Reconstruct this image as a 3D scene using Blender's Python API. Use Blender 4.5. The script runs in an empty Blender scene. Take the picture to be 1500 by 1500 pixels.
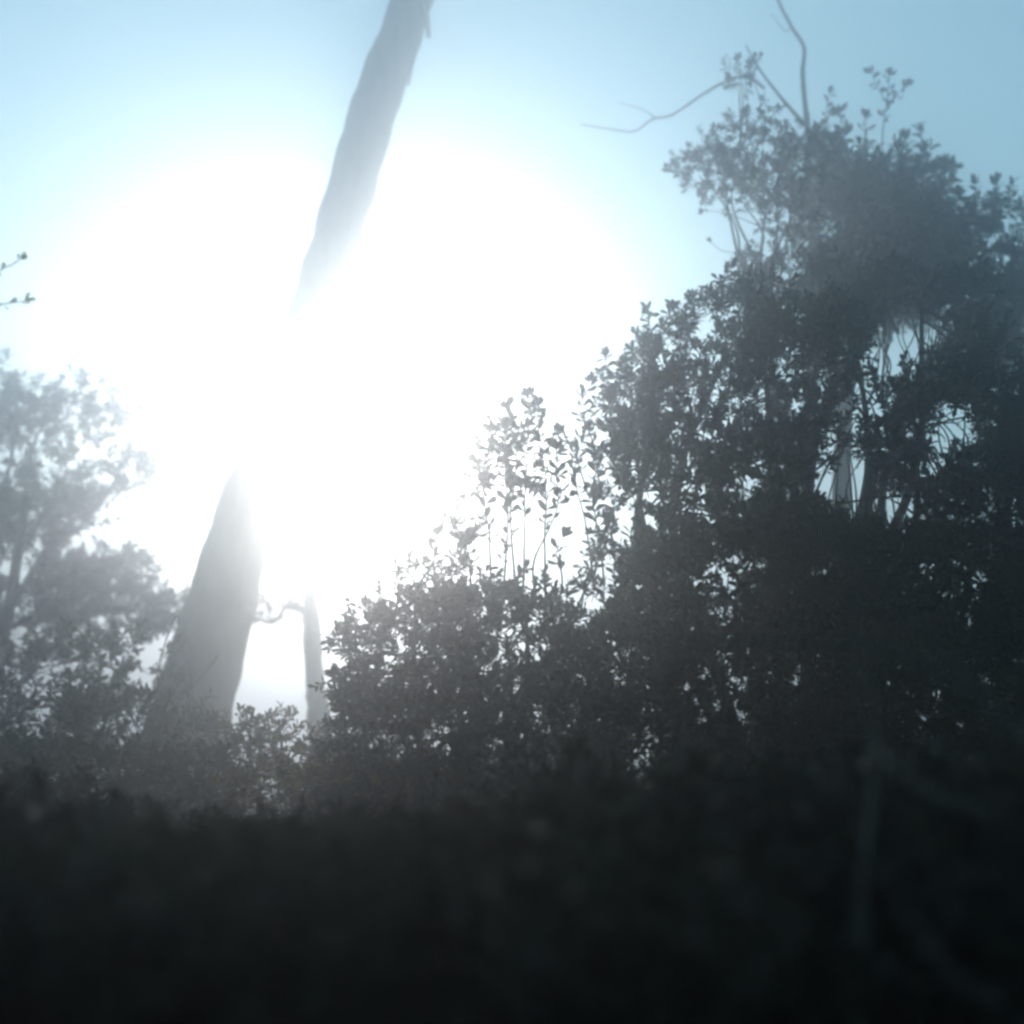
import bpy, math, random
import numpy as np
from mathutils import Vector

rnd = random.Random(7)
rng = np.random.default_rng(11)
scene = bpy.context.scene
col = scene.collection

# ------------------------------------------------------------------ camera
PITCH = math.radians(14.0)
VFOV = math.radians(50.0)
CAM = np.array([0.0, 0.0, 1.6])
cam_data = bpy.data.cameras.new("camera")
cam_data.sensor_width = 36.0
cam_data.sensor_height = 36.0
cam_data.lens = 18.0 / math.tan(VFOV / 2)
cam_data.clip_start = 0.05
cam_data.clip_end = 2000.0
cam_data.dof.use_dof = True
cam_data.dof.focus_distance = 8.0
cam_data.dof.aperture_fstop = 0.75
cam = bpy.data.objects.new("camera", cam_data)
cam.location = CAM
cam.rotation_euler = (math.radians(90) + PITCH, 0, 0)
col.objects.link(cam)
scene.camera = cam

# ------------------------------------------------------------------ sky and sun
F = 750.0 / math.tan(VFOV / 2)


def ray(px, py):
    """direction (with unit forward Y) of a point of the 1500-unit picture frame"""
    a = (px - 750.0) / F
    b = (750.0 - py) / F
    d = np.array([a, math.cos(PITCH) - b * math.sin(PITCH), math.sin(PITCH) + b * math.cos(PITCH)])
    return d / d[1]


def P(px, py, Y):
    return CAM + ray(px, py) * Y


SUN_DIR = ray(520, 650)
SUN_DIR = SUN_DIR / np.linalg.norm(SUN_DIR)
SUN_EL = math.asin(SUN_DIR[2])
SUN_AZ = math.atan2(SUN_DIR[0], SUN_DIR[1])

world = bpy.data.worlds.new("World")
scene.world = world
world.use_nodes = True
wn = world.node_tree
wn.nodes.clear()
sky = wn.nodes.new("ShaderNodeTexSky")
sky.sky_type = 'NISHITA'
sky.sun_disc = False
sky.sun_elevation = SUN_EL
sky.sun_rotation = SUN_AZ
sky.air_density = 1.15
sky.dust_density = 0.0
sky.ozone_density = 1.0
bg = wn.nodes.new("ShaderNodeBackground")
bg.inputs["Strength"].default_value = 0.15
wo = wn.nodes.new("ShaderNodeOutputWorld")
tint = wn.nodes.new("ShaderNodeMixRGB")
tint.blend_type = 'MULTIPLY'
tint.inputs[0].default_value = 1.0
tint.inputs[2].default_value = (0.78, 1.10, 0.97, 1)
wn.links.new(sky.outputs[0], tint.inputs[1])
wn.links.new(tint.outputs[0], bg.inputs[0])
wn.links.new(bg.outputs[0], wo.inputs[0])

sun_data = bpy.data.lights.new("sun", 'SUN')
sun_data.energy = 1.9
sun_data.angle = math.radians(0.5)
sun_data.color = (1.0, 0.955, 0.88)
sun = bpy.data.objects.new("sun", sun_data)
sun.rotation_euler = Vector(tuple(SUN_DIR)).to_track_quat('Z', 'Y').to_euler()
sun.location = (0, 0, 30)
col.objects.link(sun)

scene.view_settings.view_transform = 'Standard'
scene.view_settings.look = 'None'
scene.view_settings.gamma = 1.0
scene.view_settings.use_curve_mapping = False
scene.view_settings.exposure = 0.5
scene.view_settings.use_white_balance = True
scene.view_settings.white_balance_temperature = 7500
scene.view_settings.white_balance_tint = 10

scene.render.engine = 'CYCLES'
cy = scene.cycles
cy.use_denoising = True
cy.max_bounces = 6
cy.diffuse_bounces = 2
cy.glossy_bounces = 2
cy.transmission_bounces = 3
cy.volume_bounces = 2
cy.transparent_max_bounces = 8
cy.filter_width = 3.0
cy.sample_clamp_indirect = 6.0


# ------------------------------------------------------------------ materials
def new_mat(name):
    m = bpy.data.materials.new(name)
    m.use_nodes = True
    m.node_tree.nodes.clear()
    return m, m.node_tree.nodes, m.node_tree.links


def leaf_mat(name, c1, c2, c3, trans=0.35, rough=0.45):
    m, n, l = new_mat(name)
    out = n.new("ShaderNodeOutputMaterial")
    geo = n.new("ShaderNodeNewGeometry")
    ramp = n.new("ShaderNodeValToRGB")
    e = ramp.color_ramp.elements
    e[0].position = 0.0; e[0].color = (*c1, 1)
    e[1].position = 0.65; e[1].color = (*c2, 1)
    x = e.new(1.0); x.color = (*c3, 1)
    l.new(geo.outputs["Random Per Island"], ramp.inputs[0])
    tc = n.new("ShaderNodeTexCoord")
    noi = n.new("ShaderNodeTexNoise"); noi.inputs["Scale"].default_value = 45
    l.new(tc.outputs["Object"], noi.inputs["Vector"])
    mul = n.new("ShaderNodeMixRGB"); mul.blend_type = 'MULTIPLY'; mul.inputs[0].default_value = 0.5
    l.new(ramp.outputs[0], mul.inputs[1]); l.new(noi.outputs["Fac"], mul.inputs[2])
    pb = n.new("ShaderNodeBsdfPrincipled")
    pb.inputs["Roughness"].default_value = rough
    pb.inputs["Specular IOR Level"].default_value = 0.15
    l.new(mul.outputs[0], pb.inputs["Base Color"])
    tr = n.new("ShaderNodeBsdfTranslucent")
    br = n.new("ShaderNodeMixRGB"); br.blend_type = 'MULTIPLY'; br.inputs[0].default_value = 1
    br.inputs[2].default_value = (1.3, 1.25, 0.5, 1)
    l.new(mul.outputs[0], br.inputs[1]); l.new(br.outputs[0], tr.inputs[0])
    mx = n.new("ShaderNodeMixShader"); mx.inputs[0].default_value = trans
    l.new(pb.outputs[0], mx.inputs[1]); l.new(tr.outputs[0], mx.inputs[2])
    l.new(mx.outputs[0], out.inputs[0])
    return m


def bark_mat(name, c1, c2, scale=9.0, stretch=0.18, bump=0.6):
    m, n, l = new_mat(name)
    out = n.new("ShaderNodeOutputMaterial")
    tc = n.new("ShaderNodeTexCoord")
    mp = n.new("ShaderNodeMapping"); mp.inputs["Scale"].default_value = (1, 1, stretch)
    l.new(tc.outputs["Object"], mp.inputs[0])
    noi = n.new("ShaderNodeTexNoise"); noi.inputs["Scale"].default_value = scale
    noi.inputs["Detail"].default_value = 8; noi.inputs["Roughness"].default_value = 0.65
    l.new(mp.outputs[0], noi.inputs["Vector"])
    ramp = n.new("ShaderNodeValToRGB")
    ramp.color_ramp.elements[0].position = 0.35; ramp.color_ramp.elements[0].color = (*c1, 1)
    ramp.color_ramp.elements[1].position = 0.68; ramp.color_ramp.elements[1].color = (*c2, 1)
    l.new(noi.outputs["Fac"], ramp.inputs[0])
    pb = n.new("ShaderNodeBsdfPrincipled"); pb.inputs["Roughness"].default_value = 0.9
    l.new(ramp.outputs[0], pb.inputs["Base Color"])
    bp = n.new("ShaderNodeBump"); bp.inputs["Strength"].default_value = bump; bp.inputs["Distance"].default_value = 0.03
    l.new(noi.outputs["Fac"], bp.inputs["Height"]); l.new(bp.outputs[0], pb.inputs["Normal"])
    l.new(pb.outputs[0], out.inputs[0])
    return m


M_LEAF = leaf_mat("evergreen_leaf", (0.022, 0.034, 0.014), (0.036, 0.050, 0.020), (0.065, 0.050, 0.022))
M_LEAF2 = leaf_mat("olive_leaf", (0.026, 0.034, 0.016), (0.045, 0.052, 0.022), (0.075, 0.060, 0.028))
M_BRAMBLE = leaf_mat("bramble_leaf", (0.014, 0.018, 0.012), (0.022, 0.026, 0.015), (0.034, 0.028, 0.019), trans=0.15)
M_GOLD = leaf_mat("painted_backlight_leaf", (0.04, 0.05, 0.02), (0.12, 0.09, 0.03), (0.32, 0.20, 0.06), trans=0.55)  # warm backlight of the gaps put into the leaf colour as gold
M_PALE = leaf_mat("pale_leaf", (0.5, 0.45, 0.32), (0.6, 0.55, 0.4), (0.7, 0.64, 0.5), trans=0.6)  # very pale, strongly translucent leaf colour
M_BARK = bark_mat("grey_brown_bark", (0.045, 0.035, 0.028), (0.14, 0.115, 0.09))
M_TWIG = bark_mat("twig_bark", (0.035, 0.028, 0.022), (0.08, 0.065, 0.05), 30, 0.3, 0.3)
M_DEAD = bark_mat("weathered_dead_wood", (0.06, 0.055, 0.05), (0.14, 0.13, 0.12), 30, 0.2, 0.4)


def ground_mat():
    m, n, l = new_mat("woodland_soil_and_dry_field")
    out = n.new("ShaderNodeOutputMaterial")
    tc = n.new("ShaderNodeTexCoord")
    n1 = n.new("ShaderNodeTexNoise"); n1.inputs["Scale"].default_value = 3.0; n1.inputs["Detail"].default_value = 10
    l.new(tc.outputs["Object"], n1.inputs["Vector"])
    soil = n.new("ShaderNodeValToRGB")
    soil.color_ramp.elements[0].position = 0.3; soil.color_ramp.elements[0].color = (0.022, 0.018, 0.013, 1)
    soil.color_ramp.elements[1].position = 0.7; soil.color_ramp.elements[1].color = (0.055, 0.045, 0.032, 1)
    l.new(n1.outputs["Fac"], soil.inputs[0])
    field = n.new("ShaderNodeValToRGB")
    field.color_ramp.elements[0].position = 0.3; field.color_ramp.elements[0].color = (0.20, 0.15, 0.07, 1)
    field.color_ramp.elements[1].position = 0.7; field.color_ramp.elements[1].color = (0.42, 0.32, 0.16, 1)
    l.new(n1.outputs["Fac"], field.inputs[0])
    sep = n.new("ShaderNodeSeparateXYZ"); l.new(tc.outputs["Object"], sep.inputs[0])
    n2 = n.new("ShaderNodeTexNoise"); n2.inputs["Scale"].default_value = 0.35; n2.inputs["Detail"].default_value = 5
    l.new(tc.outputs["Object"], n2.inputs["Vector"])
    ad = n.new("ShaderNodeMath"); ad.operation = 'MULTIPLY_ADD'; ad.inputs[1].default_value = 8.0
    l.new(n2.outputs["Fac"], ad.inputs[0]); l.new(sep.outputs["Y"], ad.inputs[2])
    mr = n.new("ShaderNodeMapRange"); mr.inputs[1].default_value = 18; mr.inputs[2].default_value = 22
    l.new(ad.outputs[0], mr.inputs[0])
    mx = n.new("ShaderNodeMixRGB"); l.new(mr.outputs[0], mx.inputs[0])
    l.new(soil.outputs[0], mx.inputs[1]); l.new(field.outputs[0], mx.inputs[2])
    pb = n.new("ShaderNodeBsdfPrincipled"); pb.inputs["Roughness"].default_value = 1.0
    l.new(mx.outputs[0], pb.inputs["Base Color"])
    bp = n.new("ShaderNodeBump"); bp.inputs["Strength"].default_value = 0.8; bp.inputs["Distance"].default_value = 0.05
    l.new(n1.outputs["Fac"], bp.inputs["Height"]); l.new(bp.outputs[0], pb.inputs["Normal"])
    l.new(pb.outputs[0], out.inputs[0])
    return m


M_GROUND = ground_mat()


# ------------------------------------------------------------------ helpers
def link(name, me, parent=None):
    o = bpy.data.objects.new(name, me)
    col.objects.link(o)
    if parent is not None:
        o.parent = parent
    return o


def mesh_np(name, v, f, mat, smooth=False):
    """v (n,3) float, f (m,3) int"""
    me = bpy.data.meshes.new(name)
    v = np.asarray(v, dtype=np.float32); f = np.asarray(f, dtype=np.int32)
    k = f.shape[1]
    me.vertices.add(len(v)); me.vertices.foreach_set("co", v.ravel())
    me.loops.add(f.size); me.loops.foreach_set("vertex_index", f.ravel())
    me.polygons.add(len(f))
    me.polygons.foreach_set("loop_start", np.arange(0, f.size, k, dtype=np.int32))
    me.polygons.foreach_set("use_smooth", np.full(len(f), smooth, dtype=bool))
    me.materials.append(mat)
    me.update(calc_edges=True)
    return me


class Build:
    def __init__(self):
        self.v = []; self.f = []; self.n = 0

    def add(self, v, f):
        self.v.append(np.asarray(v, float)); self.f.append(np.asarray(f, int) + self.n); self.n += len(v)

    def obj(self, name, mat, parent=None, smooth=False, origin=None):
        v = np.concatenate(self.v); f = np.concatenate(self.f)
        if origin is not None:
            v = v - origin
        return link(name, mesh_np(name, v, f, mat, smooth), parent)


def smooth_path(pts, radii, step):
    """Catmull-Rom through the points"""
    pts = np.asarray(pts, float); radii = np.asarray(radii, float)
    a = np.vstack([2 * pts[0] - pts[1], pts, 2 * pts[-1] - pts[-2]])
    ra = np.concatenate([[radii[0]], radii, [radii[-1]]])
    op, orr = [], []
    for i in range(1, len(a) - 2):
        n = max(2, int(np.linalg.norm(a[i + 1] - a[i]) / step))
        for k in range(n):
            t = k / n
            q = 0.5 * ((2 * a[i]) + (-a[i - 1] + a[i + 1]) * t + (2 * a[i - 1] - 5 * a[i] + 4 * a[i + 1] - a[i + 2]) * t * t
                       + (-a[i - 1] + 3 * a[i] - 3 * a[i + 1] + a[i + 2]) * t ** 3)
            op.append(q); orr.append(ra[i] * (1 - t) + ra[i + 1] * t)
    op.append(pts[-1]); orr.append(radii[-1])
    return np.array(op), np.array(orr)


def tube(pts, radii, sides=6, rough=0.0, seed=0, cap=True):
    pts = np.asarray(pts, float); radii = np.asarray(radii, float)
    r0 = np.random.default_rng(seed)
    n = len(pts)
    t = np.gradient(pts, axis=0)
    t /= np.linalg.norm(t, axis=1)[:, None] + 1e-9
    ref = np.array([0.31, 0.95, 0.1]) if abs(t[0][1]) < 0.9 else np.array([1.0, 0, 0])
    V = []
    ang = np.linspace(0, 2 * math.pi, sides, endpoint=False)
    ph = r0.uniform(0, 6.28, 4)
    for i in range(n):
        u = np.cross(t[i], ref); u /= np.linalg.norm(u) + 1e-9
        w = np.cross(t[i], u)
        s = 1 + rough * (0.6 * np.sin(ang * 3 + ph[0] + i * 0.35) + 0.5 * np.sin(ang * 5 + ph[1] - i * 0.22) + r0.uniform(-0.6, 0.6, sides))
        rr = radii[i] * s
        V.append(pts[i] + np.outer(np.cos(ang) * rr, u) + np.outer(np.sin(ang) * rr, w))
    V = np.concatenate(V)
    Fc = []
    for i in range(n - 1):
        for k in range(sides):
            a = i * sides + k; b = i * sides + (k + 1) % sides
            c = a + sides; d = b + sides
            Fc.append((a, b, d)); Fc.append((a, d, c))
    if cap:
        top = len(V); V = np.vstack([V, pts[-1] + t[-1] * radii[-1] * 0.5, pts[0]])
        for k in range(sides):
            Fc.append(((n - 1) * sides + k, (n - 1) * sides + (k + 1) % sides, top))
            Fc.append(((k + 1) % sides, k, top + 1))
    return V, np.array(Fc)


def leaf_shape(L, W, fold=0.18, droop=0.1):
    """obovate leaf along +Z, opening to +Y, 7 vertices, 6 triangles"""
    v = np.array([[0, 0, 0], [-W * .36, fold * W, L * .35], [0, 0, L * .38], [W * .36, fold * W, L * .35],
                  [-W * .5, fold * W - droop * L * .4, L * .68], [W * .5, fold * W - droop * L * .4, L * .68],
                  [0, -droop * L, L]])
    f = np.array([(0, 2, 1), (0, 3, 2), (1, 2, 4), (2, 3, 5), (2, 6, 4), (2, 5, 6)])
    return v, f


def rot_from(z, spin):
    """3x3 with local Z along z, spun about it"""
    z = z / (np.linalg.norm(z) + 1e-9)
    ref = np.array([0, 0, 1.0]) if abs(z[2]) < 0.95 else np.array([1.0, 0, 0])
    x = np.cross(ref, z); x /= np.linalg.norm(x)
    y = np.cross(z, x)
    c, s = math.cos(spin), math.sin(spin)
    return np.stack([x * c + y * s, -x * s + y * c, z], axis=1)


def shoot_leaves(r, nleaf, stem, L, W):
    """transforms (R, pos, scale) of the leaves of one shoot along +Z"""
    out = []
    for i in range(nleaf):
        t = (i + 0.5) / nleaf
        ang = i * 2.4 + r.uniform(-0.4, 0.4)
        tilt = math.radians(75 - 45 * t + r.uniform(-14, 14))
        d = np.array([math.cos(ang) * math.sin(tilt), math.sin(ang) * math.sin(tilt), math.cos(tilt)])
        R = rot_from(d, r.uniform(-0.5, 0.5))
        out.append((R, np.array([0, 0, stem * (0.15 + 0.85 * t)]), r.uniform(0.7, 1.15)))
    return out


def shoot_templates(nvar, nleaf, stem, L, W, seed):
    r = np.random.default_rng(seed)
    res = []
    lv, lf = leaf_shape(L, W)
    for k in range(nvar):
        b = Build()
        for R, p, s in shoot_leaves(r, nleaf, stem, L, W):
            b.add((lv * s) @ R.T + p, lf)
        tv, tf = tube([(0, 0, -stem * 0.4), (0.004, 0, stem * .4), (0, 0.003, stem)], [0.0035, 0.0028, 0.0015], 3, cap=False)
        b.add(tv, tf)
        res.append((np.concatenate(b.v), np.concatenate(b.f)))
    return res


TPL = shoot_templates(8, 11, 0.13, 0.075, 0.030, 3)
TPL_BIG = shoot_templates(6, 9, 0.17, 0.105, 0.046, 4)
TPL_SMALL = shoot_templates(6, 9, 0.09, 0.048, 0.021, 5)


def noise3(p, seed, freq):
    r = np.random.default_rng(seed)
    s = np.zeros(len(p))
    for k in range(7):
        d = r.normal(size=3); d /= np.linalg.norm(d)
        s += np.sin(p @ d * freq * r.uniform(0.7, 1.6) + r.uniform(0, 6.28))
    return s / 7 ** 0.5


def scatter(blobs, seed, gap=-0.7, freq=7.0, shell=0.55, holes=()):
    """points and outward directions in a set of ellipsoids (cx,cy,cz,rx,ry,rz,count)"""
    r = np.random.default_rng(seed)
    PT, DR = [], []
    for (c, rad, cnt) in blobs:
        d = r.normal(size=(cnt, 3)); d /= np.linalg.norm(d, axis=1)[:, None]
        rr = np.where(r.random(cnt) < shell, r.uniform(0.75, 1.1, cnt), r.random(cnt) ** (1 / 3))
        rr = rr * (1 + 0.16 * noise3(d, seed + 5, 4.0))
        p = np.asarray(c) + d * rr[:, None] * np.asarray(rad)
        PT.append(p); DR.append(d)
    p = np.concatenate(PT); d = np.concatenate(DR)
    keep = noise3(p, seed + 1, freq) > gap
    keep &= p[:, 2] > 0.05
    for (hc, ha, hr) in holes:         # a gap: a tube through the foliage
        ax = np.asarray(ha) / np.linalg.norm(ha)
        w = p - np.asarray(hc)
        al = w @ ax
        rad = np.linalg.norm(w - np.outer(al, ax), axis=1)
        keep &= ~(rad < hr * (1 + 0.35 * noise3(p, seed + 9, 9.0)))
    return p[keep], d[keep]


def foliage(points, dirs, tpl, seed, up=0.6, jit=0.6, smin=0.75, smax=1.25):
    r = np.random.default_rng(seed)
    n = len(points)
    z = dirs * 0.8 + np.array([0, 0, up]) + r.normal(size=(n, 3)) * jit
    z /= np.linalg.norm(z, axis=1)[:, None] + 1e-9
    ref = np.where(np.abs(z[:, 2:3]) < 0.95, np.array([[0, 0, 1.0]]), np.array([[1.0, 0, 0]]))
    x = np.cross(ref, z); x /= np.linalg.norm(x, axis=1)[:, None]
    y = np.cross(z, x)
    sp = r.uniform(0, 6.28, n)
    c, s = np.cos(sp)[:, None], np.sin(sp)[:, None]
    R = np.stack([x * c + y * s, -x * s + y * c, z], axis=2)
    sc = r.uniform(smin, smax, n)
    which = r.integers(0, len(tpl), n)
    b = Build()
    for k, (tv, tf) in enumerate(tpl):
        ids = np.nonzero(which == k)[0]
        if len(ids) == 0:
            continue
        V = np.einsum('nij,vj->nvi', R[ids], tv) * sc[ids][:, None, None] + points[ids][:, None, :]
        Fk = tf[None, :, :] + (np.arange(len(ids)) * len(tv))[:, None, None]
        b.add(V.reshape(-1, 3), Fk.reshape(-1, 3))
    return b


def root(name, loc, label, cat, group=None):
    o = bpy.data.objects.new(name, None)
    o.location = tuple(loc)
    o.empty_display_size = 0.2
    col.objects.link(o)
    o["label"] = label; o["category"] = cat
    if group:
        o["group"] = group
    return o


LEAF_MESH = {}


def leaf_mesh(mat, L, W):
    key = (mat.name, L, W)
    if key not in LEAF_MESH:
        v, f = leaf_shape(L, W)
        LEAF_MESH[key] = mesh_np("leaf", v, f, mat)
    return LEAF_MESH[key]


from mathutils import Matrix


def place_leaf(parent, me, pos, R, s, base):
    o = bpy.data.objects.new("leaf", me)
    col.objects.link(o)
    o.parent = parent
    m = Matrix([list(R[i] * s) + [0] for i in range(3)] + [[0, 0, 0, 1]])
    m.translation = Vector(tuple(pos - base))
    o.matrix_local = m
    return o


def sprig(parent, base, pts, r0, r1, seed, mat=M_LEAF, t0=0.35, step=0.028, L=0.075, W=0.03, name="stem", wig=0.02, tipn=7):
    """an upright shoot: a bent stem with single leaves set spirally along its upper part"""
    r = np.random.default_rng(seed)
    q, rr = smooth_path(pts, np.linspace(r0, r1, len(pts)), 0.05)
    q = q + np.cumsum(r.normal(size=q.shape) * wig * 0.25, axis=0) * np.linspace(0, 1, len(q))[:, None]
    v, f = tube(q, rr, 5)
    b = Build(); b.add(v, f)
    b.obj(name, M_TWIG, parent, origin=base)
    me = leaf_mesh(mat, L, W)
    seg = np.linalg.norm(np.diff(q, axis=0), axis=1); cum = np.concatenate([[0], np.cumsum(seg)])
    s = cum[-1] * t0; k = 0
    def leaf_at(s, tilt):
        i = min(len(q) - 2, np.searchsorted(cum, s, side='right') - 1)
        a = (s - cum[i]) / max(seg[i], 1e-6)
        p = q[i] * (1 - a) + q[i + 1] * a
        t = (q[i + 1] - q[i]) / seg[i]
        B = rot_from(t, 0)
        ang = k * 2.4 + r.uniform(-.5, .5)
        d = B @ np.array([math.cos(ang) * math.sin(tilt), math.sin(ang) * math.sin(tilt), math.cos(tilt)])
        place_leaf(parent, me, p, rot_from(d, r.uniform(0, 6.28)), r.uniform(0.75, 1.25), base)
    while s < cum[-1]:
        leaf_at(s, math.radians(r.uniform(38, 75))); k += 1
        s += step * r.uniform(0.6, 1.5)
    for _ in range(tipn):
        leaf_at(cum[-1] - 0.005, math.radians(r.uniform(8, 50))); k += 1


def branch_net(parent, base, start, targets, r0, seed, mat=M_BARK, name="limb", twigs=0, blobs=None, sag=0.1):
    """main limbs from a start point to each target, and fine twigs joined into one part"""
    r = np.random.default_rng(seed)
    tips = []
    for T in targets:
        T = np.asarray(T)
        a = np.asarray(start)
        d = T - a
        m1 = a + d * 0.35 + np.array([0, 0, np.linalg.norm(d) * sag]) * 0.6 + r.normal(size=3) * 0.05 * np.linalg.norm(d)
        m2 = a + d * 0.7 + r.normal(size=3) * 0.05 * np.linalg.norm(d)
        q, rr = smooth_path([a, m1, m2, T], [r0, r0 * .75, r0 * .5, r0 * .22], 0.1)
        v, f = tube(q, rr, 6, 0.05, seed)
        b = Build(); b.add(v, f); b.obj(name, mat, parent, True, base)
        tips.append(q)
    if twigs and blobs:
        tb = Build()
        for (c, rad, cnt) in blobs:
            allq = np.concatenate(tips)
            for _ in range(twigs):
                e = np.asarray(c) + r.normal(size=3) * np.asarray(rad) * 0.55
                i = np.argmin(np.linalg.norm(allq - np.asarray(c), axis=1) + r.uniform(0, 0.4, len(allq)))
                a = allq[i]
                if e[2] < 0.1:
                    continue
                L = np.linalg.norm(e - a)
                q, rr = smooth_path([a, a + (e - a) * .5 + r.normal(size=3) * .1 * L, e], [0.011, 0.008, 0.003], 0.12)
                v, f = tube(q, rr, 4, cap=False)
                tb.add(v, f)
        if tb.n:
            o = tb.obj("twigs", M_TWIG, parent, False, base); o["kind"] = "stuff"
    return tips


def crown(parent, base, blobs, seed, tpl=TPL, mat=M_LEAF, gap=-0.7, freq=7.0, holes=(), shell=0.55, singles=0, L=0.075, W=0.03, **kw):
    p, d = scatter(blobs, seed, gap, freq, shell, holes)
    if singles:
        # the shoots that stand out most towards the viewer and the outline become single leaves
        score = -(p[:, 1]) + 1.0 * p[:, 2]
        order = np.argsort(-score)[: singles * 6]
        r = np.random.default_rng(seed + 3)
        pick = r.choice(order, size=min(singles, len(order)), replace=False)
        me = leaf_mesh(mat, L, W)
        for i in pick:
            z = d[i] * 0.8 + np.array([0, 0, 0.7]) + r.normal(size=3) * 0.35
            B = rot_from(z, r.uniform(0, 6.28))
            for R, q, s in shoot_leaves(r, 11, 0.13, L, W):
                place_leaf(parent, me, p[i] + B @ q, B @ R, s, base)
        keep = np.ones(len(p), bool); keep[pick] = False
        p, d = p[keep], d[keep]
    b = foliage(p, d, tpl, seed + 2, **kw)
    o = b.obj("crown", mat, parent, False, base)
    o["kind"] = "stuff"
    return o


def blob(px, py, Y, rpx, rpy=None, depth=None, dens=1.0):
    """an ellipsoid of foliage: picture position, distance and radius"""
    s = Y / F
    rx = rpx * s; rz = (rpy or rpx) * s
    ry = depth if depth else max(rx, rz)
    area = 4 * (rx * rz + rx * ry + ry * rz) / 3 * 3.14
    return (P(px, py, Y), (rx, ry, rz), int(area * 105 * dens))


def gap_tube(px, py, Y, rpx):
    return (P(px, py, Y), ray(px, py), rpx * Y / F)


# ------------------------------------------------------------------ ground
def ground_z(x, y):
    return (0.10 * np.sin(x * 0.7 + 1) * np.cos(y * 0.5) + 0.05 * np.sin(x * 1.9 + y * 1.3)) * np.clip((np.hypot(x, y)) / 4.0, 0, 1)


N = 161
u = np.linspace(-1, 1, N)
gx = np.sign(u) * (np.abs(u) ** 3 * 180 + np.abs(u) * 20)
X, Yg = np.meshgrid(gx, gx)
Z = ground_z(X, Yg)
gv = np.stack([X.ravel(), Yg.ravel(), Z.ravel()], axis=1)
idx = np.arange(N * N).reshape(N, N)
gf = np.stack([idx[:-1, :-1].ravel(), idx[:-1, 1:].ravel(), idx[1:, 1:].ravel(), idx[1:, :-1].ravel()], axis=1)
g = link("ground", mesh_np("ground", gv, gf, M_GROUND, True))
g["kind"] = "structure"


def gpoint(x, y):
    return np.array([x, y, float(ground_z(np.array(x), np.array(y)))])


def foot(px, Y):
    x = ray(px, 1100)[0] * Y
    p = gpoint(x, Y)
    return p


# ------------------------------------------------------------------ leaning trunk
TY = 19.0
base = foot(225, TY)
t = root("leaning_tree", base, "thick bare tree trunk leaning to the right across the bright sky", "tree")
cl = [(265, 1100, 60), (300, 975, 54), (335, 845, 49), (374, 715, 45), (420, 585, 42), (468, 430, 40), (502, 320, 39), (536, 200, 39), (570, 95, 37), (604, 0, 33), (622, -50, 31), (636, -85, 28)]
pts = [base - np.array([0, 0, 0.15])] + [P(x, y, TY) for x, y, w in cl]
rad = [70 * TY / F] + [w * TY / F for x, y, w in cl]
q, rr = smooth_path(pts, rad, 0.16)
q = q + np.stack([0.02 * np.sin(np.arange(len(q)) * .9), 0.02 * np.cos(np.arange(len(q)) * .7), np.zeros(len(q))], 1)
b = Build(); b.add(*tube(q, rr, 22, 0.035, 5)); b.obj("trunk", M_BARK, t, True, base)
# peeling bark strips, knots and a broken stub near the top
def bark_strip(px0, py0, px1, py1, w, seed):
    a = P(px0, py0, TY - 0.22); c = P(px1, py1, TY - 0.2)
    qq, r2 = smooth_path([a, (a + c) / 2 + np.array([0.02, -0.05, 0]), c], [w * .5, w, w * .3], 0.06)
    bb = Build(); bb.add(*tube(qq, r2, 6, 0.25, seed)); bb.obj("bark_strip", M_BARK, t, False, base)
bark_strip(628, 55, 612, -10, 0.085, 1)
bark_strip(598, 125, 606, 60, 0.06, 2)
bark_strip(508, 250, 522, 190, 0.05, 3)
bark_strip(440, 420, 462, 380, 0.05, 4)
for (x0, y0, x1, y1, r0) in [(625, -55, 680, -85, .14), (636, -80, 610, -105, .12)]:
    qq, r2 = smooth_path([P(x0, y0, TY), P((x0 + x1) / 2, (y0 + y1) / 2 - 8, TY + .1), P(x1, y1, TY + .25)], [r0, r0 * .7, r0 * .4], .1)
    bb = Build(); bb.add(*tube(qq, r2, 8, .08, 3)); bb.obj("broken_limb", M_BARK, t, True, base)

# ------------------------------------------------------------------ slender tree behind the trunk
SY = 19.0
base = foot(470, SY)
t = root("slender_tree", base, "thin shaggy-barked tree standing in the bright gap beside the leaning trunk", "tree")
pts = [base, P(468, 1075, SY), P(462, 1000, SY), P(456, 920, SY), P(452, 850, SY), P(446, 770, SY)]
q, rr = smooth_path(pts, np.array([20, 16, 13, 12, 7, 3]) * SY / F, 0.12)
b = Build(); b.add(*tube(q, rr, 10, 0.2, 6)); b.obj("trunk", M_BARK, t, True, base)
r = np.random.default_rng(8)
for k in range(9):
    i = r.integers(6, len(q) - 8)
    a = q[i] + np.array([r.uniform(-.13, .13), -.12, 0])
    bb = Build(); qq, r2 = smooth_path([a, a + np.array([r.uniform(-.08, .08), -.03, -.25]), a + np.array([r.uniform(-.12, .12), -.02, -.5])], [.02, .025, .008], .1)
    bb.add(*tube(qq, r2, 4, .2, k)); bb.obj("bark_strip", M_BARK, t, False, base)
for (pp, r0) in [([(456, 905), (425, 885), (400, 912), (372, 905)], .07), ([(455, 880), (480, 862), (500, 885)], .05), ([(452, 850), (430, 835), (405, 800)], .05)]:
    qq, r2 = smooth_path([P(x, y, SY - .1 * k) for k, (x, y) in enumerate(pp)], np.linspace(r0, r0 * .3, len(pp)), .1)
    bb = Build(); bb.add(*tube(qq, r2, 6, .1, 2)); bb.obj("limb", M_BARK, t, True, base)
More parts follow.
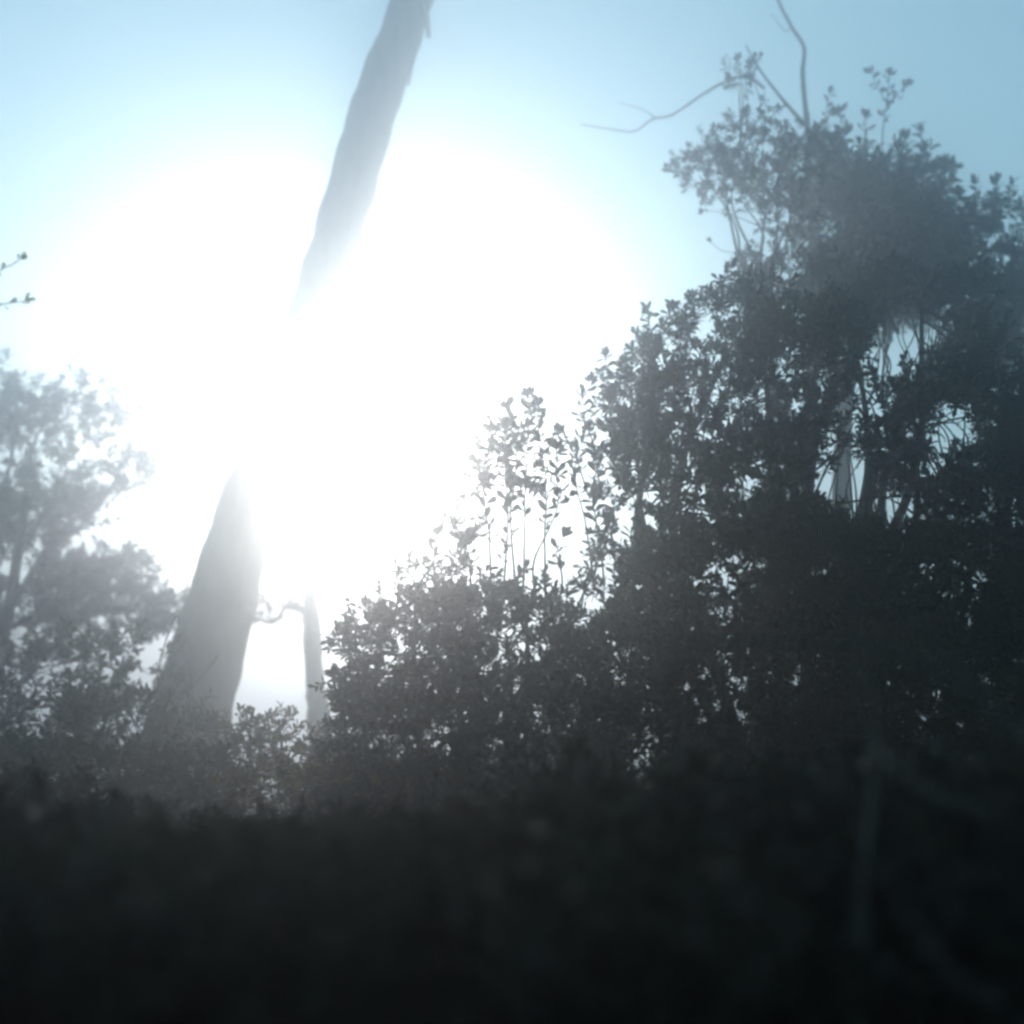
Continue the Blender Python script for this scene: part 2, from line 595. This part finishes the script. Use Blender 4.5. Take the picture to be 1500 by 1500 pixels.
crown(t, base, [blob(400, 893, SY - .2, 42, 14, .25, .8), blob(470, 905, SY - .2, 30, 34, .25, .35), blob(430, 800, SY, 50, 40, .3, .12)], 31, TPL, M_LEAF2, gap=-.5)

# ------------------------------------------------------------------ left evergreen tree
LY = 20.0
base = foot(-40, LY)
t = root("evergreen_tree", base, "hazy evergreen tree with a ragged crown at the left edge", "tree", "evergreen trees and hedges")
Lb = [blob(25, 600, LY, 70, 55, .45, .4), blob(110, 590, LY, 60, 50, .4, .34), blob(170, 610, LY, 45, 40, .35, .3), blob(70, 680, LY, 110, 60, .6, .55),
      blob(165, 690, LY, 60, 35, .4, .45), blob(30, 770, LY, 120, 70, .7, .8), blob(110, 770, LY, 45, 40, .4, .5), blob(20, 880, LY, 150, 90, .8, .9), blob(-120, 720, LY + .4, 150, 140, .8, .6),
      blob(150, 880, LY, 85, 70, .6, .9), blob(225, 880, LY, 45, 45, .4, .9), blob(-60, 620, LY + .3, 100, 110, .8, .5)]
b = Build(); q, rr = smooth_path([base, P(-30, 1150, LY), P(-10, 1000, LY), P(20, 850, LY), P(40, 700, LY)], [.2, .17, .14, .1, .05], .15)
b.add(*tube(q, rr, 10, .08, 4)); b.obj("trunk", M_BARK, t, True, base)
branch_net(t, base, P(0, 920, LY), [P(25, 590, LY), P(110, 570, LY), P(180, 600, LY), P(170, 700, LY), P(220, 880, LY), P(-120, 720, LY + .4)], .07, 41, twigs=7, blobs=Lb)
crown(t, base, [(c, rd, int(k * .38)) for c, rd, k in Lb], 42, TPL_BIG, M_LEAF2, gap=-.2, freq=3.5, singles=16, L=.15, W=.066, smin=1.2, smax=1.9)

base = foot(110, LY - 6.0)
t = root("leafy_shrub", base, "dark leafy shrub with bright gaps below the left evergreen tree", "shrub", "shrubs at the wood's edge")
LY2 = LY - 6.0
Lb = [blob(60, 1000, LY2, 120, 80, .6, .55), blob(180, 980, LY2, 80, 70, .5, .5), blob(30, 1085, LY2 - 2.5, 110, 60, .6, .75), blob(150, 1080, LY2 - 2.5, 90, 60, .6, .85), blob(240, 1075, LY2 - 2, 50, 50, .4, .6), blob(-80, 1020, LY2, 110, 110, .6, .7), blob(20, 1165, LY2 - 5, 110, 60, .6, 1.2), blob(150, 1160, LY2 - 5, 90, 60, .6, 1.2), blob(260, 1165, LY2 - 5, 70, 55, .5, 1.1)]
branch_net(t, base, base, [P(20, 1000, LY2), P(90, 960, LY2), P(180, 970, LY2), P(240, 1040, LY2), P(-60, 1010, LY2)], .05, 43, twigs=8, blobs=Lb, name="stem")
crown(t, base, [(c, rd, int(k * .5)) for c, rd, k in Lb], 44, TPL_BIG, M_LEAF2, gap=-.15, freq=5.0, singles=14, L=.11, W=.05, smin=.9, smax=1.4)

# ------------------------------------------------------------------ low shrub in the bright gap
KY = 10.0
base = foot(430, KY)
t = root("low_shrub", base, "low shrub with golden gaps at the foot of the leaning trunk", "shrub", "shrubs at the wood's edge")
Lb = [blob(350, 1090, KY, 48, 38, .35, .5), blob(420, 1085, KY, 55, 32, .35, .45), blob(470, 1110, KY, 60, 45, .35, .5), blob(540, 1120, KY, 60, 42, .4, .6), blob(330, 1150, KY, 75, 50, .4, .75), blob(400, 1185, KY - 2, 90, 45, .45, 1), blob(500, 1185, KY - 2, 80, 45, .4, 1), blob(600, 1185, KY - 2, 70, 45, .4, 1)]
branch_net(t, base, base, [P(350, 1070, KY), P(410, 1065, KY), P(470, 1080, KY), P(545, 1100, KY), P(310, 1140, KY)], .03, 45, twigs=6, blobs=Lb, name="stem")
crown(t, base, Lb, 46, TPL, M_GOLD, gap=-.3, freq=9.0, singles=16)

# ------------------------------------------------------------------ central bush with upright leafy shoots
CY_ = 8.0
base = foot(700, CY_)
t = root("broadleaf_bush", base, "rounded bush with tall upright leafy shoots in the centre", "bush", "shrubs at the wood's edge")
Lb = [blob(545, 960, CY_, 60, 50, .4, .8), blob(600, 890, CY_, 62, 52, .4, .7), blob(660, 860, CY_, 45, 40, .35, .55), blob(700, 920, CY_, 75, 55, .45, .8), blob(780, 900, CY_, 50, 45, .35, .7),
      blob(830, 950, CY_, 55, 45, .4, .7), blob(620, 990, CY_, 100, 70, .5, .8), blob(740, 1000, CY_, 100, 70, .5, .8), blob(540, 1050, CY_, 60, 60, .4, .75), blob(850, 1030, CY_, 80, 70, .5, .9), blob(640, 1090, CY_, 130, 70, .6, 1), blob(800, 1110, CY_, 130, 80, .6, 1), blob(700, 1190, CY_, 200, 70, .6, 1)]
branch_net(t, base, base, [P(560, 940, CY_), P(610, 860, CY_), P(690, 880, CY_), P(770, 880, CY_), P(830, 930, CY_)], .05, 47, twigs=6, blobs=Lb, name="stem")
Lb += [blob(752, 655, CY_, 38, 55, .3, .42), blob(712, 700, CY_, 18, 45, .25, .4), blob(795, 690, CY_, 20, 50, .25, .4), blob(668, 790, CY_, 30, 22, .25, .45), blob(735, 850, CY_, 50, 20, .3, .5)]
crown(t, base, Lb, 48, TPL, M_LEAF, gap=-.55, freq=9.0, singles=8)
sp = [([(735, 900), (742, 780), (738, 690), (745, 600)], .3, .030), ([(765, 900), (768, 790), (770, 700), (772, 580)], .42, .026), ([(800, 905), (798, 790), (800, 720), (790, 600)], .40, .03),
      ([(720, 880), (715, 790), (705, 720), (712, 640)], .4, .032), ([(690, 880), (688, 810), (672, 770)], .3, .03), ([(755, 860), (750, 760), (760, 660), (755, 620)], .45, .028), ([(640, 870), (635, 820), (640, 780)], .2, .028),
      ([(785, 880), (782, 820), (815, 740), (812, 650)], .55, .034), ([(815, 900), (822, 850), (812, 810), (822, 785)], .55, .04)]
for k, (pp, t0, st) in enumerate(sp):
    dy = .12 * ((k * 5) % 7 - 3) / 3
    sprig(t, base, [P(x, y, CY_ + dy) for x, y in pp], .011, .004, 60 + k, M_LEAF, t0, st * .8, .10, .044)

# ------------------------------------------------------------------ right hand hedge
HY = 8.0
base = foot(1100, HY + .2)
t = root("tall_hedge", base, "tall dense evergreen hedge with sky gaps on the right", "hedge", "evergreen trees and hedges")
holes = [gap_tube(1335, 505, HY, 54), gap_tube(1298, 520, HY, 42), gap_tube(1380, 505, HY, 34), gap_tube(1235, 722, HY, 38), gap_tube(1268, 715, HY, 28), gap_tube(1400, 630, HY, 40), gap_tube(1370, 640, HY, 28), gap_tube(1295, 748, HY, 26), gap_tube(1332, 748, HY, 26), gap_tube(1285, 585, HY, 22), gap_tube(1210, 585, HY, 12), gap_tube(1062, 580, HY, 16), gap_tube(1070, 650, HY, 18), gap_tube(1020, 640, HY, 14), gap_tube(1285, 600, HY, 14), gap_tube(1165, 520, HY, 9), gap_tube(1010, 530, HY, 14), gap_tube(1060, 525, HY, 12)]
r = np.random.default_rng(99)
holes += [gap_tube(r.uniform(930, 1470), r.uniform(520, 860), HY, r.uniform(7, 15)) for _ in range(46)]
Hb = [blob(985, 530, HY, 60, 55, .4, .75), blob(1065, 500, HY, 75, 75, .5, .9), blob(1115, 455, HY, 42, 40, .4, .8), blob(940, 600, HY, 55, 60, .4, .8), blob(1020, 620, HY, 95, 90, .6, .8), blob(1150, 560, HY, 100, 110, .7, 1.1), blob(1195, 490, HY, 60, 45, .5, .9),
      blob(930, 720, HY, 55, 80, .4, .8), blob(1040, 750, HY, 120, 100, .7, 1), blob(1180, 720, HY, 120, 110, .8, 1.1), blob(1290, 640, HY, 100, 80, .6, .9), blob(1330, 560, HY, 90, 50, .5, .7), blob(1400, 560, HY, 60, 60, .4, .7), blob(1330, 750, HY, 90, 70, .6, .8), blob(1410, 650, HY, 90, 90, .6, .8), blob(1475, 560, HY, 50, 50, .5, .9), blob(1500, 640, HY, 90, 120, .6, 1.1), blob(1470, 790, HY, 120, 100, .7, 1.1),
      blob(950, 860, HY, 75, 90, .5, 1), blob(1080, 880, HY, 140, 100, .8, 1.1), blob(1250, 860, HY, 140, 100, .8, 1.1), blob(1400, 880, HY, 140, 100, .8, 1.1), blob(930, 980, HY, 80, 90, .6, 1), blob(1080, 1010, HY, 150, 110, .8, 1), blob(1260, 1010, HY, 150, 110, .8, 1), blob(1440, 1010, HY, 150, 110, .8, 1), blob(1245, 480, HY + .8, 32, 40, .4, 1), blob(1290, 430, HY + 1.2, 45, 28, .4, 1), blob(1350, 415, HY + 1.2, 45, 30, .4, 1), blob(1415, 440, HY + 1, 32, 40, .4, 1), blob(1435, 510, HY + .6, 32, 40, .4, .9), blob(1620, 620, HY, 110, 130, .6, .9), blob(1620, 820, HY, 130, 120, .7, .9), blob(1640, 1010, HY, 140, 120, .8, .9), blob(1800, 720, HY, 120, 130, .7, .8), blob(1810, 930, HY, 140, 140, .8, .8), blob(1620, 1150, HY, 130, 60, .6, .9), blob(1800, 1130, HY, 130, 70, .6, .9), blob(1980, 900, HY, 130, 160, .7, .7), blob(1980, 1120, HY, 140, 90, .7, .8), blob(960, 1130, HY, 110, 60, .6, 1.1), blob(1120, 1140, HY, 130, 60, .6, 1.1), blob(1290, 1140, HY, 130, 60, .6, 1.1), blob(1450, 1140, HY, 130, 60, .6, 1.1)]
def lean(bl):
    out = []
    for c, rad, cnt in bl:
        d = c[1]
        h = max(0.0, c[2] - 3.4) * 0.75
        k = (d + h) / d
        out.append((CAM + (c - CAM) * k, tuple(np.array(rad) * k), int(cnt * k * k)))
    return out
def leanp(p):
    d = p[1]
    return CAM + (p - CAM) * (d + max(0.0, p[2] - 3.4) * 0.75) / d
Hb = lean(Hb)
branch_net(t, base, base, [leanp(P(x, y, HY)) for x, y in [(965, 590), (1060, 520), (1115, 480), (1200, 510), (1290, 640), (1250, 480), (1340, 600), (1415, 470), (1475, 570), (935, 720), (1290, 435), (1350, 425)]], .07, 49, twigs=6, blobs=Hb, name="stem", sag=0.0)
crown(t, base, Hb, 50, TPL, M_LEAF, gap=-.5, freq=8.0, holes=holes, singles=12)
# upright shoots along its outline
for k, (pp, t0) in enumerate([([(900, 700), (892, 620), (880, 525)], .25), ([(880, 720), (868, 650), (850, 600), (868, 560)], .3), ([(860, 720), (845, 670), (822, 632)], .3), ([(870, 860), (858, 770), (838, 690), (848, 630)], .5), ([(885, 860), (880, 800), (868, 720), (886, 660)], .4), ([(850, 900), (860, 850), (885, 800)], .3), ([(838, 905), (870, 840), (890, 780)], .5),
                              ([(960, 530), (955, 490), (950, 452)], .2), ([(1000, 500), (990, 470), (985, 455)], .2), ([(1060, 440), (1058, 420), (1068, 395)], .2)]):
    sprig(t, base, [leanp(P(x, y, HY + .08 * (k % 3 - 1))) for x, y in pp], .009, .004, 90 + k, M_LEAF, t0, .026, .10, .042, tipn=6)
# thin stems crossing the sky gaps
r = np.random.default_rng(77)
gb = Build()
for k in range(26):
    x0 = r.uniform(1265, 1390); x1 = x0 + r.uniform(-45, 45)
    pts = [P(x0, 590, HY + r.uniform(-.2, .3)), P((x0 + x1) / 2 + r.uniform(-26, 26), 535, HY + r.uniform(.1, .5)), P(x0 * .7 + x1 * .3 + r.uniform(-16, 16), 485, HY + r.uniform(.4, .8)), P(x1, 430, HY + r.uniform(.8, 1.2))]
    pts = [leanp(q_) for q_ in pts]
    qq, r2 = smooth_path(pts, [.009, .007, .005, .003], .06); gb.add(*tube(qq, r2, 4, cap=False))
for k in range(16):
    x0 = r.uniform(1195, 1420); y0 = 640 if x0 > 1330 else 720
    pts = [P(x0, y0 + 60, HY), P(x0 + r.uniform(-30, 30), y0, HY), P(x0 + r.uniform(-60, 60), y0 - 60, HY)]
    qq, r2 = smooth_path(pts, [.008, .006, .004], .06); gb.add(*tube(qq, r2, 4, cap=False))
o = gb.obj("thin_stems", M_TWIG, t, False, base); o["kind"] = "stuff"

# ------------------------------------------------------------------ stemmy shrub rising behind the hedge
UY = 12.5
base = foot(1140, UY)
t = root("stemmy_shrub", base, "stemmy shrub with bare lower stems rising above the hedge top", "shrub", "shrubs at the wood's edge")
Ub = [blob(1035, 245, UY, 45, 38, .35, .8), blob(1085, 215, UY, 40, 45, .35, .45), blob(1075, 270, UY, 50, 30, .35, .55), blob(1130, 260, UY, 50, 45, .4, .55), blob(1180, 230, UY, 45, 50, .4, .8), blob(1150, 310, UY, 50, 35, .4, .5), blob(1085, 110, UY, 22, 28, .25, .35), blob(1120, 180, UY, 30, 30, .3, .3), blob(1150, 390, UY, 60, 40, .4, .9), blob(1215, 420, UY, 40, 45, .4, 1), blob(1240, 470, UY, 40, 40, .4, 1)]
branch_net(t, base, P(1130, 470, UY), [P(1030, 255, UY), P(1060, 240, UY), P(1085, 220, UY), P(1110, 250, UY), P(1140, 240, UY), P(1180, 220, UY), P(1160, 300, UY), P(1090, 300, UY)], .025, 51, twigs=4, blobs=Ub, name="stem", sag=.0)
q, rr = smooth_path([base, P(1135, 900, UY), P(1130, 470, UY)], [.08, .06, .04], .2)
b = Build(); b.add(*tube(q, rr, 8, .06, 4)); b.obj("trunk", M_BARK, t, True, base)
crown(t, base, Ub, 52, TPL, M_LEAF, gap=-.6, freq=9.0, singles=10)
sprig(t, base, [P(1130, 385, UY - .3), P(1095, 374, UY - .3), P(1060, 370, UY - .3), P(1043, 358, UY - .3)], .008, .003, 121, t0=.97, tipn=1, name="side_twig")
sprig(t, base, [P(1110, 330, UY - .3), P(1060, 310, UY - .3), P(1030, 308, UY - .3)], .006, .003, 122, t0=.9, tipn=3, name="side_twig")

# ------------------------------------------------------------------ dense tree and its neighbour at the right
DY = 15.0
base = foot(1235, DY)
t = root("dense_tree", base, "dense dark evergreen tree standing tallest behind the hedge", "tree", "evergreen trees and hedges")
Db = [blob(1245, 250, DY, 55, 45, .5, .9), blob(1300, 300, DY, 75, 60, .7, 1.1), blob(1270, 360, DY, 70, 60, .7, 1.1), blob(1345, 250, DY, 28, 40, .3, .6), blob(1350, 370, DY, 70, 60, .6, 1.1), blob(1300, 430, DY, 90, 50, .7, .8), blob(1215, 340, DY, 40, 50, .4, .8), blob(1390, 440, DY, 50, 45, .5, .9), blob(1250, 430, DY, 50, 50, .5, 1)]
b = Build(); q, rr = smooth_path([base, P(1235, 900, DY), P(1238, 600, DY), P(1280, 330, DY)], [.2, .16, .11, .05], .2); b.add(*tube(q, rr, 10, .08, 4)); b.obj("trunk", M_BARK, t, True, base)
dh = [gap_tube(1335, 505, DY, 46), gap_tube(1300, 520, DY, 32), gap_tube(1380, 500, DY, 24)]
branch_net(t, base, P(1245, 500, DY), [P(1245, 250, DY), P(1345, 240, DY), P(1350, 370, DY), P(1220, 340, DY)], .06, 53, twigs=5, blobs=Db)
crown(t, base, [(c, rd, int(k * .5)) for c, rd, k in Db], 54, TPL_BIG, M_LEAF, gap=-.55, freq=4.0, holes=dh, singles=12, L=.15, W=.06, smin=1.2, smax=2.0)
for k, (x0, y0, x1, y1) in enumerate([(1235, 230, 1228, 165), (1262, 225, 1270, 172), (1320, 250, 1326, 200), (1345, 235, 1348, 195), (1368, 290, 1382, 240), (1385, 330, 1400, 290), (1215, 260, 1196, 205)]):
    sprig(t, base, [P(x0, y0 + 30, DY - .2), P((x0 + x1) / 2 + 4, (y0 + y1) / 2, DY - .2), P(x1, y1, DY - .2)], .014, .006, 300 + k, t0=.2, step=.05, L=.17, W=.065)
sprig(t, base, [P(1290, 270, DY), P(1292, 190, DY), P(1298, 150, DY), P(1300, 110, DY)], .012, .005, 131, t0=.55, step=.05, L=.14, W=.06)
sprig(t, base, [P(1298, 160, DY), P(1312, 140, DY), P(1325, 125, DY)], .008, .004, 132, t0=.3, step=.05, L=.14, W=.06, name="side_twig")
sprig(t, base, [P(1298, 150, DY), P(1285, 125, DY), P(1278, 108, DY)], .008, .004, 133, t0=.3, step=.05, L=.14, W=.06, name="side_twig")
sprig(t, base, [P(1205, 230, DY), P(1208, 180, DY), P(1215, 135, DY)], .009, .004, 134, t0=.5, step=.06, L=.11, W=.05)

EY = 14.0
base = foot(1460, EY)
t = root("ragged_tree", base, "ragged open evergreen tree at the right edge behind the hedge", "tree", "evergreen trees and hedges")
Eb = [blob(1420, 370, EY, 42, 50, .45, .6), blob(1445, 310, EY, 22, 36, .3, .5), blob(1480, 390, EY, 40, 45, .45, .7), blob(1410, 440, EY, 55, 40, .45, .7), blob(1480, 470, EY, 60, 50, .5, .9), blob(1550, 420, EY, 60, 80, .6, .9), blob(1430, 520, EY, 60, 35, .5, .6), blob(1470, 330, EY, 22, 40, .3, .6), blob(1400, 340, EY, 22, 40, .3, .6)]
b = Build(); q, rr = smooth_path([base, P(1465, 900, EY), P(1470, 600, EY), P(1465, 400, EY)], [.16, .13, .09, .04], .2); b.add(*tube(q, rr, 10, .08, 5)); b.obj("trunk", M_BARK, t, True, base)
branch_net(t, base, P(1468, 580, EY), [P(1420, 360, EY), P(1445, 290, EY), P(1485, 370, EY), P(1550, 400, EY)], .045, 55, twigs=5, blobs=Eb)
crown(t, base, [(c, rd, int(k * .6)) for c, rd, k in Eb], 56, TPL_BIG, M_LEAF, gap=-.4, freq=6.0, singles=10, L=.12, W=.05, smin=1.0, smax=1.5)
for k, (x0, y0, x1, y1) in enumerate([(1400, 330, 1404, 285), (1428, 310, 1432, 268), (1448, 300, 1460, 270), (1476, 345, 1488, 312), (1500, 370, 1508, 330)]):
    sprig(t, base, [P(x0, y0 + 30, EY - .2), P((x0 + x1) / 2 + 4, (y0 + y1) / 2, EY - .2), P(x1, y1, EY - .2)], .012, .005, 320 + k, t0=.2, step=.045, L=.14, W=.055)

# ------------------------------------------------------------------ bare dead branches above the hedge
BY = 15.0
base = foot(1185, BY)
t = root("dead_tree", base, "bare dead tree whose crooked branches reach above the evergreen crowns", "tree")
def dead(pp, r0, r1, name="branch", Y=BY):
    qq, r2 = smooth_path([P(x, y, Y + d) for x, y, d in pp], np.linspace(r0, r1, len(pp)), .08)
    bb = Build(); bb.add(*tube(qq, r2, 7, .08, len(pp))); bb.obj(name, M_BARK, t, True, base)
qq, r2 = smooth_path([base, P(1180, 800, BY), P(1192, 450, BY), P(1185, 240, BY), P(1182, 165, BY)], [.12, .1, .07, .05, .042], .2)
bb = Build(); bb.add(*tube(qq, r2, 9, .06, 3)); bb.obj("trunk", M_BARK, t, True, base)
dead([(1182, 180, 0), (1176, 110, 0), (1178, 70, 0), (1160, 40, .05), (1140, 0, .1), (1128, -45, .1)], .040, .022)
dead([(1190, 195, 0), (1150, 150, -.1), (1115, 105, -.15), (1092, 65, -.2)], .034, .010)
dead([(1120, 130, -.1), (1095, 112, -.2), (1062, 120, -.3), (1030, 138, -.35), (985, 168, -.4), (955, 175, -.4), (930, 192, -.45), (900, 190, -.5), (850, 182, -.5)], .026, .007)
dead([(962, 174, -.4), (940, 160, -.4), (905, 150, -.4)], .009, .004, "twig")
dead([(1062, 120, -.3), (1070, 95, -.3), (1065, 80, -.3)], .012, .005, "twig")
dead([(1160, 40, .05), (1150, 45, 0), (1130, 20, 0)], .012, .005, "twig")

# ------------------------------------------------------------------ twigs with pale leaves at the left edge
WY = 5.0
base = foot(-110, WY)
t = root("pale_leaved_sapling", base, "thin sapling whose pale leafy twig tips enter at the left edge", "sapling")
qq, r2 = smooth_path([base, P(-120, 1000, WY), P(-100, 650, WY), P(-70, 440, WY)], [.03, .025, .018, .01], .15)
bb = Build(); bb.add(*tube(qq, r2, 7, .06, 3)); bb.obj("stem", M_TWIG, t, True, base)
sprig(t, base, [P(-80, 480, WY), P(-40, 452, WY), P(0, 446, WY), P(40, 440, WY)], .006, .002, 140, M_PALE, .62, .025, .045, .02, "twig", .005, 4)
sprig(t, base, [P(-75, 440, WY), P(-35, 405, WY), P(0, 395, WY), P(30, 380, WY)], .006, .002, 141, M_PALE, .66, .028, .045, .02, "twig", .005, 3)

# ------------------------------------------------------------------ dark undergrowth in front
def bramble(px, Y, specs, seed, label, name="bramble_bush"):
    base = foot(px, Y)
    t = root(name, base, label, "bush", "bramble bushes in the foreground")
    Bb = [blob(x, y, Y + dy, rx, ry, .3, d * 5.5) for x, y, rx, ry, dy, d in specs]
    r = np.random.default_rng(seed)
    for k in range(7):
        x, y, rx, ry, dy, d = specs[r.integers(0, len(specs))]
        e = P(x + r.uniform(-rx, rx) * .7, y - ry * r.uniform(.3, .9), Y + dy)
        m = (base + e) / 2 + np.array([r.uniform(-.3, .3), r.uniform(-.2, .2), .35])
        qq, r2 = smooth_path([base + r.normal(size=3) * np.array([.2, .2, 0]), m, e], [.012, .01, .005], .1)
        bb = Build(); bb.add(*tube(qq, r2, 5, .05, k)); bb.obj("cane", M_TWIG, t, False, base)
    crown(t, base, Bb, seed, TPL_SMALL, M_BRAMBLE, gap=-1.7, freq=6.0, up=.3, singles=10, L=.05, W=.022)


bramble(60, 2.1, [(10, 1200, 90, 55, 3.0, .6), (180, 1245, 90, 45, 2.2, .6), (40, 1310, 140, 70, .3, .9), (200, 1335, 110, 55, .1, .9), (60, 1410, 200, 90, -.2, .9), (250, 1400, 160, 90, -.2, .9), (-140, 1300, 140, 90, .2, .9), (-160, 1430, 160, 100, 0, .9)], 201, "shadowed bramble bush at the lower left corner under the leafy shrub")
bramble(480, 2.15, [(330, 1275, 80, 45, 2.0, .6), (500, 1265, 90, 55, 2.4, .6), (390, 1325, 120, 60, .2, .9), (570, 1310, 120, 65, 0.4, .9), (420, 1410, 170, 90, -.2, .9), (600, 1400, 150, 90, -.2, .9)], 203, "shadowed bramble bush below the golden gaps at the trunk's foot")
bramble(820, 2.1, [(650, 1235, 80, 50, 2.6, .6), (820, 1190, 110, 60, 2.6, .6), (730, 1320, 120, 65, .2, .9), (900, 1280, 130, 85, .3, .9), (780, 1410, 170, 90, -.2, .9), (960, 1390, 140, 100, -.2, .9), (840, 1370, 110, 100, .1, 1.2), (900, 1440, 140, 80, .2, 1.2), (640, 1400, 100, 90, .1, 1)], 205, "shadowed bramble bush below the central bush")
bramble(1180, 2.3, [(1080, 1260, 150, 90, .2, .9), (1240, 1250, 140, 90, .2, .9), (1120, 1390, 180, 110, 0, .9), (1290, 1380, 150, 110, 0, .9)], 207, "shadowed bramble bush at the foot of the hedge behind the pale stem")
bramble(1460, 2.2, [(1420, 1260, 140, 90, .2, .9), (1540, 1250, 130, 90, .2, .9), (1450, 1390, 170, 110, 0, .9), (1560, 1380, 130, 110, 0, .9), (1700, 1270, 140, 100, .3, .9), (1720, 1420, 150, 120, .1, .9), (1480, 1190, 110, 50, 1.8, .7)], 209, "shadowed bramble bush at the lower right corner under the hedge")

# pale dead stems in front of the hedge
PY = 2.0
base = foot(1255, PY)
t = root("dead_sapling", base, "pale thin dead stem with a few side twigs in the lower right foreground", "sapling")
def stem(pp, r0, r1, name):
    qq, r2 = smooth_path([P(x, y, PY + d) for x, y, d in pp], np.linspace(r0, r1, len(pp)), .05)
    bb = Build(); bb.add(*tube(qq, r2, 6, .08, 3)); bb.obj(name, M_DEAD, t, True, base)
qq, r2 = smooth_path([base, P(1256, 1520, PY), P(1264, 1400, PY), P(1262, 1300, PY), P(1276, 1180, PY), P(1278, 1080, PY), P(1262, 980, PY), P(1250, 900, PY), P(1240, 830, PY)], [.008, .007, .006, .006, .005, .0045, .004, .003, .002], .06)
bb = Build(); bb.add(*tube(qq, r2, 7, .08, 3)); bb.obj("stem", M_DEAD, t, True, base)
stem([(1263, 1310, 0), (1240, 1385, 0), (1215, 1365, -.05)], .004, .002, "twig")
stem([(1278, 1090, 0), (1340, 1150, -.1), (1420, 1180, -.1), (1500, 1205, -.1)], .005, .002, "twig")
stem([(1276, 1180, 0), (1220, 1150, 0), (1180, 1125, 0)], .004, .002, "twig")

base = foot(1560, 1.9)
t = root("fallen_branch", base, "pale crooked dead branch slanting down in the lower right corner", "branch")
pp = [(1640, 1640, 0), (1560, 1540, 0), (1490, 1488, 0), (1455, 1462, 0), (1420, 1450, 0), (1380, 1410, 0), (1350, 1360, 0), (1315, 1335, 0)]
qq, r2 = smooth_path([base] + [P(x, y, 1.9 + d) for x, y, d in pp], np.linspace(.008, .003, len(pp) + 1), .05)
bb = Build(); bb.add(*tube(qq, r2, 7, .1, 3)); bb.obj("branch_wood", M_DEAD, t, True, base)

PY = 2.05
base = foot(1640, PY)
t = root("bare_sapling", base, "faint bare sapling with slanting twigs against the dark hedge at the right edge", "sapling")
qq, r2 = smooth_path([base, P(1640, 1500, PY), P(1600, 1250, PY), P(1520, 1100, PY), P(1440, 1030, PY), P(1360, 930, PY), P(1300, 860, PY)], [.009, .008, .007, .006, .005, .004, .002], .06)
bb = Build(); bb.add(*tube(qq, r2, 6, .08, 3)); bb.obj("stem", M_DEAD, t, True, base)
stem([(1600, 1250, 0), (1520, 1275, 0), (1400, 1270, 0)], .005, .002, "twig")
stem([(1440, 1030, 0), (1300, 950, 0), (1150, 940, 0), (1000, 945, 0)], .005, .002, "twig")

# leaf litter and low herbs on the ground
n = 2600
r = np.random.default_rng(5)
xx = r.uniform(-6, 6, n); yy = r.uniform(1.2, 12, n)
pz = ground_z(xx, yy)
p = np.stack([xx, yy, pz + .02], 1)
b = foliage(p, np.tile([0, 0, .3], (n, 1)), TPL_BIG, 9, up=.6, jit=.5)
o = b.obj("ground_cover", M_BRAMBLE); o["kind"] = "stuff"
o["label"] = "dark low herbs covering the shaded woodland ground"; o["category"] = "herbs"

# ------------------------------------------------------------------ hazy air, added to stand in for lens glare around the sun
hx, hy0, hy1, hz0, hz1 = 205.0, -205.0, 205.0, -1.5, 19.6
hv = [(-hx, hy0, hz0), (hx, hy0, hz0), (hx, hy1, hz0), (-hx, hy1, hz0), (-hx, hy0, hz1), (hx, hy0, hz1), (hx, hy1, hz1), (-hx, hy1, hz1)]
hf = [(0, 3, 2, 1), (4, 5, 6, 7), (0, 1, 5, 4), (1, 2, 6, 5), (2, 3, 7, 6), (3, 0, 4, 7)]
m, nn, ll = new_mat("glare_haze_air")
out = nn.new("ShaderNodeOutputMaterial")
pv = nn.new("ShaderNodeVolumePrincipled")
pv.inputs["Color"].default_value = (0.83, 0.885, 0.985, 1)
pv.inputs["Density"].default_value = 0.044
pv.inputs["Anisotropy"].default_value = 0.91
ll.new(pv.outputs[0], out.inputs["Volume"])
hz = link("glare_haze", mesh_np("glare_haze", hv, hf, m))
hz["kind"] = "stuff"
hz["label"] = "bright sunlit haze added to stand in for lens glare"
